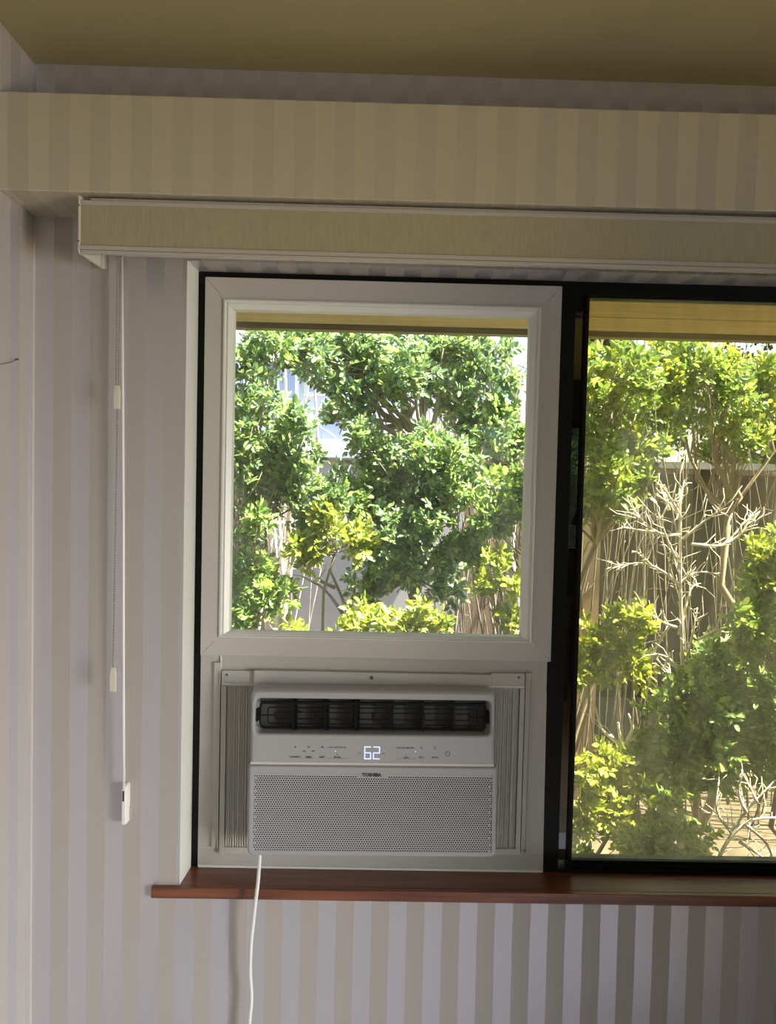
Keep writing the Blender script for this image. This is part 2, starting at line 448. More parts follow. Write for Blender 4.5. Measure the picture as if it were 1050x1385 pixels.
# ------------------------------------------------------------------ air conditioner
ex = Vector((1, 0, .0073)).normalized(); ez = Vector((-.0073, .0698, .9975)); ez = (ez-ex*ez.dot(ex)).normalized(); ey = ez.cross(ex)
am = Matrix.Identity(4)
for i in range(3):
    am[i][0], am[i][1], am[i][2] = ex[i], ey[i], ez[i]
am[0][3], am[1][3], am[2][3] = .002, -.03, .712
ac = thing('air_conditioner', 'white window air conditioner with perforated grille and lit 62 display above the sill', 'air conditioner', mat=am)
YB = .095        # local depth of the face parts
def acp(mb, name, mat, **k): return mb.build(name, M[mat] if isinstance(mat, str) else mat, ac, **k)
# upper cover with the air outlet opening
r0 = lambda i, y, rr: rrect(-.2578+i, .2588-i, .1995+i*.6, .3535-i, y, [max(.0004, .002-i), max(.0004, .002-i), rr, rr])
hole = lambda g, y, rr: rrect(-.2487-g, .2489+g, .2612-g, .3335+g, y, rr)
acp(MB().loft([r0(0, YB, .012), r0(0, .016, .012), r0(.0016, .007, .011), r0(.0045, .0018, .010), r0(.007, 0, .009),
               hole(.0045, 0, .013), hole(.0022, .0012, .012), hole(.0006, .004, .0115), hole(0, .010, .011), hole(-.004, .040, .009)]),
    'upper_cover', 'acwhite', smooth=False)
# groove between cover and grille
acp(MB().loft([rrect(-.2565, .2578, .1950, .2005, .006, .001), rrect(-.2565, .2578, .1950, .2005, YB, .001)], cap0=True), 'seam_groove', 'pleat')
# lower front frame
q0 = lambda i, y, rr: rrect(-.2610+i, .2645-i, .0050+i, .1955-i*.6, y, [rr, rr, .002, .002])
g0 = lambda g, y: rrect(-.2475-g, .2535+g, .0185-g, .1795+g, y, .004)
acp(MB().loft([q0(0, YB, .016), q0(0, .014, .016), q0(.0016, .006, .0145), q0(.004, .0015, .0125), q0(.0065, 0, .010), g0(.001, 0), g0(0, .0006), g0(0, .004)]), 'front_frame', 'acwhite')
# perforated grille: hexagonal cells with a round hole each
def grille():
    dx, dy, r, dep = .00505, .00448, .00198, .0018
    a = (dy-dx*dx/(4*dy))/2; b = dy-a
    V, F = [], []
    rows, cols = 36, 99
    x0, z0 = -.2462, .0202
    ang = [math.pi/2+k*math.pi/3 for k in range(6)]
    hexo = [(0, b), (-dx/2, a), (-dx/2, -a), (0, -b), (dx/2, -a), (dx/2, a)]
    for i in range(rows):
        for j in range(cols):
            cx = x0+j*dx+(dx/2 if i % 2 else 0); cz = z0+i*dy
            
            rr = r*(.55 if i == rows-1 or (j in (0, cols-1) and i % 3 == 0) else 1)
            n = len(V)
            V += [(cx+p, .0006, cz+q) for p, q in hexo]
            V += [(cx+rr*math.cos(t), .0006, cz+rr*math.sin(t)) for t in ang]
            V += [(cx+rr*math.cos(t), .0006+dep, cz+rr*math.sin(t)) for t in ang]
            for k in range(6):
                m = (k+1) % 6
                F.append((n+k, n+m, n+6+m, n+6+k)); F.append((n+6+k, n+6+m, n+12+m, n+12+k))
    return MB().add(V, F)
acp(grille(), 'perforated_grille', 'acgrille', label='perforated front grille with rows of round holes')
acp(MB().box(-.252, .2575, .012, .014, .014, .184), 'hole_backing', 'hole')  # black sheet behind the grille holes
acp(MB().hexa([(-.032, .0002, .1715), (.034, .0002, .1715), (.0385, .0002, .1815), (-.0365, .0002, .1815)], [(-.032, .004, .1715), (.034, .004, .1715), (.0385, .004, .1815), (-.0365, .004, .1815)]), 'name_plate', 'acwhite')
# case behind the front
acp(MB().box(-.246, .248, YB-.002, .40, .010, .345), 'case', 'acwhite', bev=.004)
# outlet interior
acp(MB().box(-.250, .250, .046, .050, .255, .340), 'outlet_back', 'ingrey')
def strip(x0, x1, z0, z1, y, r, rad, n=6):
    return MB().tube(rrect(x0, x1, z0, z1, y, r, 4), rad, n, closed=True)
for x0, x1, z0, z1, r, rad in ((-.2394, .2390, .2690, .3225, .009, .0021), (-.2232, .2215, .2785, .3125, .006, .0015), (-.2076, .2059, .2890, .3025, .002, .0015)):
    acp(strip(x0, x1, z0, z1, .016, r, rad), 'grille_wire', 'inblack')
acp(MB().box(-.238, .238, .014, .024, .3195, .3245), 'grille_wire', 'inblack')
for x0, x1 in ((-.247, -.2076), (.2059, .247)):
    acp(MB().tube([(x0, .016, .2957), (x1, .016, .2957)], .0015), 'grille_wire', 'inblack')
for x in (-.1700, -.1022, -.0370, .0396, .1051, .1707):
    acp(MB().box(x-.0022, x+.0022, .0145, .020, .2675, .327), 'grille_bar', 'inblack')
for x in (-.1668, -.0990, -.0338):
    acp(MB().hexa([(x-.005, .022, .264), (x+.006, .022, .264), (x+.006, .022, .328), (x-.005, .022, .328)], [(x-.009, .045, .264), (x+.001, .045, .264), (x+.001, .045, .328), (x-.009, .045, .328)]), 'air_vane', 'inblack')
for x in (.043, .108, .174):
    acp(MB().box(x-.0009, x+.0009, .022, .045, .264, .328), 'air_vane', 'inblack')
for x, z in ((.0006, .2935), (-.125, .2945), (.108, .2945)):
    acp(MB().box(x-.003, x+.003, .013, .020, z-.006, z+.006), 'wire_clip', 'inblack')
for x in (-.2455, .2455):
    acp(MB().box(x-.0022, x+.0022, .012, .030, .283, .309), 'grille_latch', 'inblack')
# control print
def text(s, x, z, size, mat, name='panel_lettering', y=-.0003, bold=0.0, sx=1.0):
    c = bpy.data.curves.new(name, 'FONT'); c.body = s; c.size = size; c.align_x = 'CENTER'; c.align_y = 'CENTER'
    c.extrude = .00015; c.offset = bold; c.resolution_u = 2
    t = bpy.data.objects.new(name, c); col.objects.link(t)
    dg = bpy.context.evaluated_depsgraph_get()
    me = bpy.data.meshes.new_from_object(t.evaluated_get(dg))
    bpy.data.objects.remove(t); bpy.data.curves.remove(c)
    me.materials.clear(); me.materials.append(M[mat])
    o = bpy.data.objects.new(name, me); col.objects.link(o); o.parent = ac
    o.matrix_parent_inverse = Matrix.Identity(4)
    o.rotation_euler = (R(90), 0, 0); o.location = (x, y, z); o.scale = (sx, 1, 1)
    return o
for s, x, z, sz, sx in (('CONNECT', -.1624, .2130, .0054, .92), ('TIMER', -.1340, .2131, .0054, .92), ('SLEEP', -.1056, .2132, .0054, .92), ('MODE', -.0735, .2134, .0054, .92),
                        ('AUTO  COOL  DRY  FAN', -.0736, .2338, .0036, .92), ('ON', -.1435, .2253, .0038, 1), ('OFF', -.1244, .2254, .0038, 1),
                        ('AUTO  LOW  MED  HIGH', .0690, .2342, .0036, .92), ('FAN', .0712, .2141, .0054, .92), ('ECO', .1036, .2146, .0054, .92), ('FILTER', .1316, .2148, .0054, .88)):
    text(s, x, z, sz, 'ink', bold=.00008, sx=sx)
text('TOSHIBA', -.0008, .1772, .0092, 'ink', 'brand_lettering', y=-.0002, bold=.0006, sx=1.06)
def print_lines(name, segs, rad=.0004):
    m = MB()
    for s in segs: m.tube([(x, -.0002, z) for x, z in s], rad, 4)
    return acp(m, name, 'ink')
arc = lambda cx, cz, r, a0, a1, n=14: [(cx+r*math.cos(R(a0+(a1-a0)*k/n)), cz+r*math.sin(R(a0+(a1-a0)*k/n))) for k in range(n+1)]
print_lines('panel_symbol', [[(-.0310, .2236), (-.0270, .2203), (-.0230, .2236)]])
print_lines('panel_symbol', [[(.0204, .2204), (.0244, .2237), (.0284, .2204)]])
print_lines('panel_symbol', [arc(.1586, .2229, .0050, 0, 360, 20), [(.1586, .2229), (.1586, .2262)]], .00045)
print_lines('panel_symbol', [arc(-.1339, .2342, .0020, 115, 425)], .0004)
print_lines('panel_symbol', [arc(-.1623, .2325, .0012, 30, 150, 6), arc(-.1623, .2325, .0024, 40, 140, 6), [(-.1623, .2322), (-.1623, .2330)]], .0005)
print_lines('panel_symbol', [arc(-.1048, .2348, .0021, 130, 320, 8), arc(-.1042, .2352, .0017, 140, 310, 8)], .0005)
print_lines('panel_symbol', [[(.1033+.0022*math.cos(R(a)), .2350+.0022*math.sin(R(a))), (.1033-.0022*math.cos(R(a)), .2350-.0022*math.sin(R(a)))] for a in (0, 60, 120)], .00035)
print_lines('panel_symbol', [arc(.1316, .2368, .0012, 0, 360, 8), [(.1285, .2335), (.1316, .2325), (.1350, .2338)]], .0004)
for a, b, z in ((-.1535, -.1245, .2105), (-.0945, -.0510, .2107), (.0505, .0920, .2116)):
    print_lines('underline', [[(a, z), (b, z+.0002)]], .00022)
for x, z in ((-.0734, .2192), (.0714, .2200)):
    acp(MB().cyl((x, z), .0010, -.0004, .0002, 8), 'panel_symbol', 'ink')
for x, z in ((-.0780, .2262), (.0905, .2268)):
    acp(MB().cyl((x, z), .0013, -.0006, .0002, 8), 'indicator_light', 'led')
def digit(segs, x0, x1, z0, z1, t=.0021):
    m = MB(); zm = (z0+z1)/2; g = .0004
    P = dict(a=(x0+g, x1-g, z1-t, z1), g=(x0+g, x1-g, zm-t/2, zm+t/2), d=(x0+g, x1-g, z0, z0+t),
             f=(x0, x0+t, zm+g, z1-g), b=(x1-t, x1, zm+g, z1-g), e=(x0, x0+t, z0+g, zm-g), c=(x1-t, x1, z0+g, zm-g))
    for s in segs:
        a, b, c, d = P[s]; m.box(a, b, -.0004, .0002, c, d)
    return acp(m, 'display_digit', 'led', label='lit blue white display digit')
digit('acdefg', -.0172, -.0026, .2098, .2365)
digit('abged', .0012, .0160, .2098, .2365)
# mounting rails and pleated side curtains, in room coordinates
inv = am.inverted()
def room(mb):
    mb.V = [tuple(inv @ Vector(v)) for v in mb.V]; return mb
acp(room(MB().box(-.2630, .2580, .058, .0742, 1.0470, 1.0860)), 'top_bracket', 'panel', bev=.001)
for x0, x1, zt in ((-.3350, -.2640, 1.0825), (.2590, .3345, 1.0885)):
    acp(room(MB().box(x0, x1, .066, .0742, zt-.034, zt)), 'curtain_rail', 'panel', bev=.001)
    acp(room(MB().box(x0, x1, .0645, .066, zt-.030, zt-.0285)), 'rail_ridge', 'bead')
def curtain(xa, xb, z0, z1, n, seed):
    rnd = random.Random(seed); m = MB(); pts = []
    for k in range(n+1):
        x = xa+(xb-xa)*k/n + (rnd.uniform(-.0006, .0006) if 0 < k < n else 0)
        y = (.0668 if k % 2 else .0722) + rnd.uniform(-.0010, .0010)
        pts.append((x, y))
    m.loft([[(x, y, z0) for x, y in pts], [(x, y, z1) for x, y in pts]], closed=False)
    return room(m)
acp(curtain(-.3235, -.2560, .688, 1.049, 26, 4), 'side_curtain', 'pleat', label='pleated curtain left of the unit')
acp(curtain(.2600, .3240, .694, 1.0545, 24, 9), 'side_curtain', 'pleat', label='pleated curtain right of the unit')
for x0, x1, z0, z1 in ((-.3350, -.3235, .672, 1.049), (.3240, .3345, .682, 1.055)):
    acp(room(MB().box(x0, x1, .0640, .0742, z0, z1)), 'curtain_frame', 'panel', bev=.001)
for x0, x1, z0, z1 in ((-.3350, -.2550, .672, .6882), (.2590, .3345, .680, .6942)):
    acp(room(MB().box(x0, x1, .0630, .0742, z0, z1)), 'curtain_frame', 'panel', bev=.001)
acp(room(MB().box(-.3520, -.3375, .0680, .0742, .6840, 1.100).box(-.3395, -.3372, .064, .068, .684, 1.080)), 'side_channel', 'panel', bev=.0008)
acp(room(MB().box(.3362, .3500, .0680, .0742, .6840, 1.090).box(.3362, .3385, .064, .068, .684, 1.090).box(.3475, .350, .065, .068, .684, 1.075)), 'side_channel', 'panel', bev=.0008)
for x, z, y, r in ((-.3236, 1.0737, .066, .0030), (.3206, 1.0795, .066, .0030), (-.0048, 1.0749, .058, .0042), (.345, .690, .066, .003)):
    s = acp(room(MB().cyl((x, z), r, y-.0012, y+.0004, 12)), 'screw', 'steel')
acp(room(MB().tube([(-.3236+.004, .0655, 1.0760), (-.3340, .0655, 1.0800)], .0004, 4)), 'panel_seam', 'bead')
# power cord
def bez(pts, n=8):
    """Catmull-Rom through the points"""
    P = [np.array(p, float) for p in pts]; P = [2*P[0]-P[1]]+P+[2*P[-1]-P[-2]]; o = []
    for i in range(1, len(P)-2):
        for k in range(n):
            t = k/n
            o.append(tuple(.5*((2*P[i])+(-P[i-1]+P[i+1])*t+(2*P[i-1]-5*P[i]+4*P[i+1]-P[i+2])*t*t+(-P[i-1]+3*P[i]-3*P[i+1]+P[i+2])*t**3)))
    return o+[tuple(P[-2])]
cord = bez([(-.2345, .004, .722), (-.2338, -.010, .690), (-.2336, -.026, .660), (-.2350, -.036, .637), (-.2405, -.036, .580), (-.2450, -.032, .530), (-.2463, -.030, .470), (-.2430, -.028, .413), (-.2465, -.028, .355), (-.249, -.028, .25), (-.24, -.03, .1)])
acp(room(MB().tube(cord, .0040, 8)), 'power_cord', 'whitep', smooth=True, label='white power cord hanging over the sill')

# ------------------------------------------------------------------ roller blind
bl = thing('roller_blind', 'cream fabric covered roller blind cassette under the bulkhead with hanging chain', 'blind')
BX0, BX1 = -.5745, 2.2
B(BX0+.004, BX1, -.130, -.1265, 1.9365, 2.0135).build('fascia', M['fabric'], bl, .0008)
MB().box(BX0+.004, BX1, -.1325, -.124, 2.0128, 2.0205).box(BX0+.02, BX1, -.128, -.12, 2.0205, 2.0262).build('top_track', M['track'], bl, .0008)
MB().box(BX0+.004, BX1, -.1325, -.124, 1.9290, 1.9370).build('bottom_track', M['track'], bl, .0008)
MB().box(BX0+.004, BX1, -.1330, -.122, 1.9222, 1.9285).build('bottom_track', M['track'], bl, .0015)
MB().box(-.50, BX1, -.118, -.100, 1.9275, 1.9335).build('hem_bar', M['cream'], bl, .0015)
pl = [(-.1335, 2.028), (-.1335, 1.926), (-.129, 1.922), (-.010, 1.9265), (-.003, 1.931), (-.003, 2.028)]
MB().loft([[(BX0, y, z) for y, z in pl], [(BX0+.0035, y, z) for y, z in pl]], cap0=True, cap1=True).build('end_cap', M['cream'], bl)
MB().hexa([(BX0+.0035, -.006, 1.9285), (BX0+.0065, -.006, 1.9285), (BX0+.0045, -.006, 1.99), (BX0+.0035, -.006, 1.99)], [(BX0+.0035, -.003, 1.9300), (BX0+.0065, -.003, 1.930), (BX0+.0045, -.003, 1.99), (BX0+.0035, -.003, 1.99)]).build('end_flange', M['cream'], bl)
for z in (2.010, 1.944):
    MB().ball((BX0+.001, -.134, z), .002).build('screw', M['steel'], bl)
rt = MB()
rt.loft([[(x, -.075+.026*math.cos(2*math.pi*k/20), 1.992+.026*math.sin(2*math.pi*k/20)) for k in range(20)] for x in (-.548, BX1)], cap0=True, cap1=True)
rt.build('fabric_roll', M['fabric'], bl, smooth=True)
def chain(pts, name='bead_chain'):
    m = MB(); pts = [np.array(p) for p in pts]
    L = sum(np.linalg.norm(pts[i+1]-pts[i]) for i in range(len(pts)-1)); n = int(L/.0052)
    cum = [0]
    for i in range(len(pts)-1): cum.append(cum[-1]+np.linalg.norm(pts[i+1]-pts[i]))
    for k in range(n+1):
        d = L*k/n; i = max(0, min(len(pts)-2, int(np.searchsorted(cum, d))-1))
        t = (d-cum[i])/(cum[i+1]-cum[i]); p = pts[i]+(pts[i+1]-pts[i])*t
        m.ball(p, .0020, 6, 4)
    m.tube([tuple(p) for p in pts], .0006, 4)
    return m.build(name, M['beadm'], bl, smooth=True)
c1 = chain([(-.5300, -.05, 1.975), (-.5302, -.05, 1.80), (-.5305, -.05, 1.683)])
c2 = chain([(-.5256, -.05, 1.975), (-.5250, -.05, 1.82), (-.5255, -.05, 1.683)])
c3 = chain([(-.5275, -.05, 1.640), (-.5295, -.05, 1.35), (-.5316, -.05, 1.113)])
def connector(x, zt, zb, parent):
    lp = lambda z, w, d: [(x-w, -.05-d, z), (x+w, -.05-d, z), (x+w, -.05+d, z), (x-w, -.05+d, z)]
    return MB().loft([lp(zb, .0060, .0035), lp(zb+(zt-zb)*.7, .0062, .0036), lp(zt-.002, .0044, .0030), lp(zt, .0036, .0025)], cap0=True, cap1=True).build('chain_connector', M['cream'], parent, .0008)
connector(-.5283, 1.6860, 1.6385, c1)
connector(-.5314, 1.1150, 1.0650, c3)
MB().tube([(-.5290, -.030, 1.975), (-.5245, -.030, 1.70), (-.5205, -.030, 1.42), (-.5180, -.028, 1.10), (-.5162, -.024, .852)], .0031, 8).build('pull_cord', M['whitep'], bl, smooth=True)
tz = lambda w, y, g=0: rrect(-.5170-w, -.5170+w, .7735+g, .8585-g, y, w*.95)
ten = MB().loft([tz(.0060, 0.0), tz(.0060, -.012), tz(.0048, -.020, .001), tz(.003, -.023, .003)], cap0=True, cap1=True).build('cord_tensioner', M['whitep'], bl, smooth=False, label='white cord tensioner fixed to the wall')
MB().box(-.5192, -.5158, -.0236, -.0215, .826, .848).build('tensioner_slot', M['ink'], ten)
MB().loft([rrect(-.5265, -.5060, .7790, .8070, 0, .009), rrect(-.5265, -.5060, .7790, .8070, -.004, .009)], cap0=True, cap1=True).build('tensioner_base', M['track'], ten)
hk = MB().tube([(RX0+.002, -.133, 1.7100), (RX0+.006, -.105, 1.718), (RX0+.004, -.0733, 1.7290)], .0007, 5).tube([(RX0, -.0733, 1.7292), (RX0+.006, -.0733, 1.7292)], .0018, 6).build('wall_hook', M['steel'])
tag(hk, 'thin wire hook on a small nail in the left wall', 'hook')

# ------------------------------------------------------------------ behind the camera: back window, lamp
bw = empty_struct('window_2', 'black framed window in the back wall')
for a in ((.70, 2.5, 1.0, 1.03), (.70, 2.5, 1.97, 2.0), (.70, .73, 1.03, 1.97), (2.47, 2.5, 1.03, 1.97)):
    B(a[0], a[1], RY0-.10, RY0-.04, a[2], a[3]).build('window_frame', M['black'], bw)
B(.73, 2.47, RY0-.075, RY0-.071, 1.03, 1.97).build('glass_pane', M['clear'], bw)
tb = thing('side_table', 'dark side table standing under the back window', 'table', loc=(1.62, -3.72, -.02))
B(-.28, .28, -.22, .22, .72, .75).build('tabletop', M['darkwood'], tb, .003)
for sx in (-1, 1):
    for sy in (-1, 1): B(sx*.25-.02, sx*.25+.02, sy*.19-.02, sy*.19+.02, 0, .72).build('leg', M['darkwood'], tb)
lp = thing('table_lamp', 'table lamp with a dark cone shade reflected in the narrow glass strip', 'lamp', loc=(1.60, -3.72, .73))
ring = lambda r, z, n=20: [(r*math.cos(2*math.pi*k/n), r*math.sin(2*math.pi*k/n), z) for k in range(n)]
MB().loft([ring(.08, 0), ring(.08, .015), ring(.03, .03), ring(.045, .12), ring(.05, .2), ring(.02, .30), ring(.01, .34), ring(.01, .56)], cap0=True, cap1=True).build('lamp_base', M['inblack'], lp)
MB().loft([ring(.17, .50), ring(.085, .72), ring(.083, .72), ring(.168, .50)]).build('lamp_shade', M['lamp_shade'], lp)

rug = B(-.62, 1.0, -1.45, -.22, -.02, -.008).build('bounce_rug', M['rug'])  # unseen rug added as a reflector for the lower wall stripes
tag(rug, 'pale blue grey rug, unseen, added to reflect light onto the wall stripes', 'rug')
cab = thing('shade_cabinet', 'dark timber cabinet with two doors, unseen, added to shade the right side of the window', 'shade_cabinet', loc=(1.58, -.44, -.02))  # unseen furniture added to cast shade on the window's right side
B(-.40, .40, -.38, .38, .06, 1.72).build('cabinet_body', M['darkwood'], cab, .006)
B(-.38, .38, -.34, .38, 0, .06).build('plinth', M['darkwood'], cab)
for sx in (-1, 1):
    dr = B(sx*.20-.195, sx*.20+.195, -.40, -.38, .08, 1.70).build('door', M['darkwood'], cab, .004)
    B(sx*.03-.006, sx*.03+.006, -.425, -.40, .85, 1.0).build('handle', M['steel'], dr, .003)

# ------------------------------------------------------------------ outdoors
struct(B(-9, 10, .12, 12, -.55, -.45).build('ground', M['earth']), 'garden ground outside')
struct(B(-9, 10, -12, -4.12, -.55, -.45).build('ground', M['earth']))
ev = thing('roof_eave', 'tan boarded eave soffit with a brown fascia above the window outside', 'eave')
ZS = 2.05
for y0, y1 in ((.122, .208), (.218, .414), (.424, .622), (.632, .826), (.836, 1.036)):
    B(-2.6, 4.2, y0, y1, ZS, ZS+.02).build('soffit_plank', M['plank'], ev, .002)
B(-2.6, 4.2, .122, 1.155, ZS+.035, ZS+.05).build('gap_shade_board', M['darkwood'], ev)  # dark board added so the soffit gaps read as shaded
B(-2.6, 4.2, 1.130, 1.175, ZS-.001, ZS+.16).build('fascia_board', M['fascia'], ev)
MB().hexa([(-2.6, .10, 2.44), (4.2, .10, 2.44), (4.2, 1.175, 2.215), (-2.6, 1.175, 2.215)], [(-2.6, .10, 2.46), (4.2, .10, 2.46), (4.2, 1.175, 2.235), (-2.6, 1.175, 2.235)]).build('roof_sheet', M['roof'], ev)

hs = thing('neighbour_house', 'pale lavender house with blue grey windows behind the hedge', 'house')
B(-2.6, 1.25, 4.62, 4.9, 1.72, 3.6).build('upper_wall', M['housewall'], hs)
B(-2.6, .72, 4.45, 4.9, -.45, 1.70).build('lower_wall', M['concrete'], hs, label='grey rendered lower wall')
B(-2.6, .76, 4.36, 4.62, 1.70, 1.76).build('ledge', M['housewall'], hs, .006)
MB().hexa([(.5, 4.58, 1.76), (1.0, 4.58, 1.76), (.72, 4.58, 2.12), (.5, 4.58, 2.20)], [(.5, 4.62, 1.76), (1.0, 4.62, 1.76), (.72, 4.62, 2.12), (.5, 4.62, 2.20)]).build('gable_panel', M['concrete'], hs)
for x0, x1, z0, z1 in ((-.98, -.70, 2.0, 2.62), (-.55, -.30, 1.86, 2.1), (-.60, -.42, 2.25, 2.55), (-.28, -.10, 2.35, 2.75)):
    fr = B(x0-.03, x1+.03, 4.58, 4.64, z0-.03, z1+.03).build('window', M['postw'], hs)
    B(x0, x1, 4.57, 4.585, z0, z1).build('pane', M['housewin'], fr)
bf = thing('timber_fence', 'clay brown timber boards standing behind the shrubs', 'fence')
rnd = random.Random(7)
x = -1.95
while x < 1.28:
    w_ = rnd.uniform(.13, .17)
    top = .96+rnd.uniform(-.03, .03) if x > .42 else (.60 if x > .12 else None)
    if x < -.62: top = 1.35 if x > -.95 else 1.5
    if x > .5: top = 1.42+rnd.uniform(-.03, .03)
    if top: B(x, x+w_-.008, 3.0+rnd.uniform(0, .012), 3.03, -.45, top).build('board', M['clay'], bf)
    x += w_
dk = thing('garden_deck', 'grey timber deck with white posts beyond the dusty pane', 'deck')
B(1.45, 4.4, 3.55, 5.2, 1.655, 1.70).build('deck_edge', M['deck'], dk)
for x in (1.93, 2.21):
    B(x-.028, x+.028, 3.6, 3.66, 1.70, 2.35).build('post', M['postw'], dk)
for x in (1.55, 2.35, 3.3):
    B(x-.06, x+.06, 3.7, 3.8, -.45, 1.655).build('support_post', M['darkwood'], dk)
B(1.2, 5.2, 5.3, 5.4, -.45, 1.66).build('hollow_shade_sheet', M['darkwood'], dk)  # dark sheet standing in for the shaded hollow under the deck

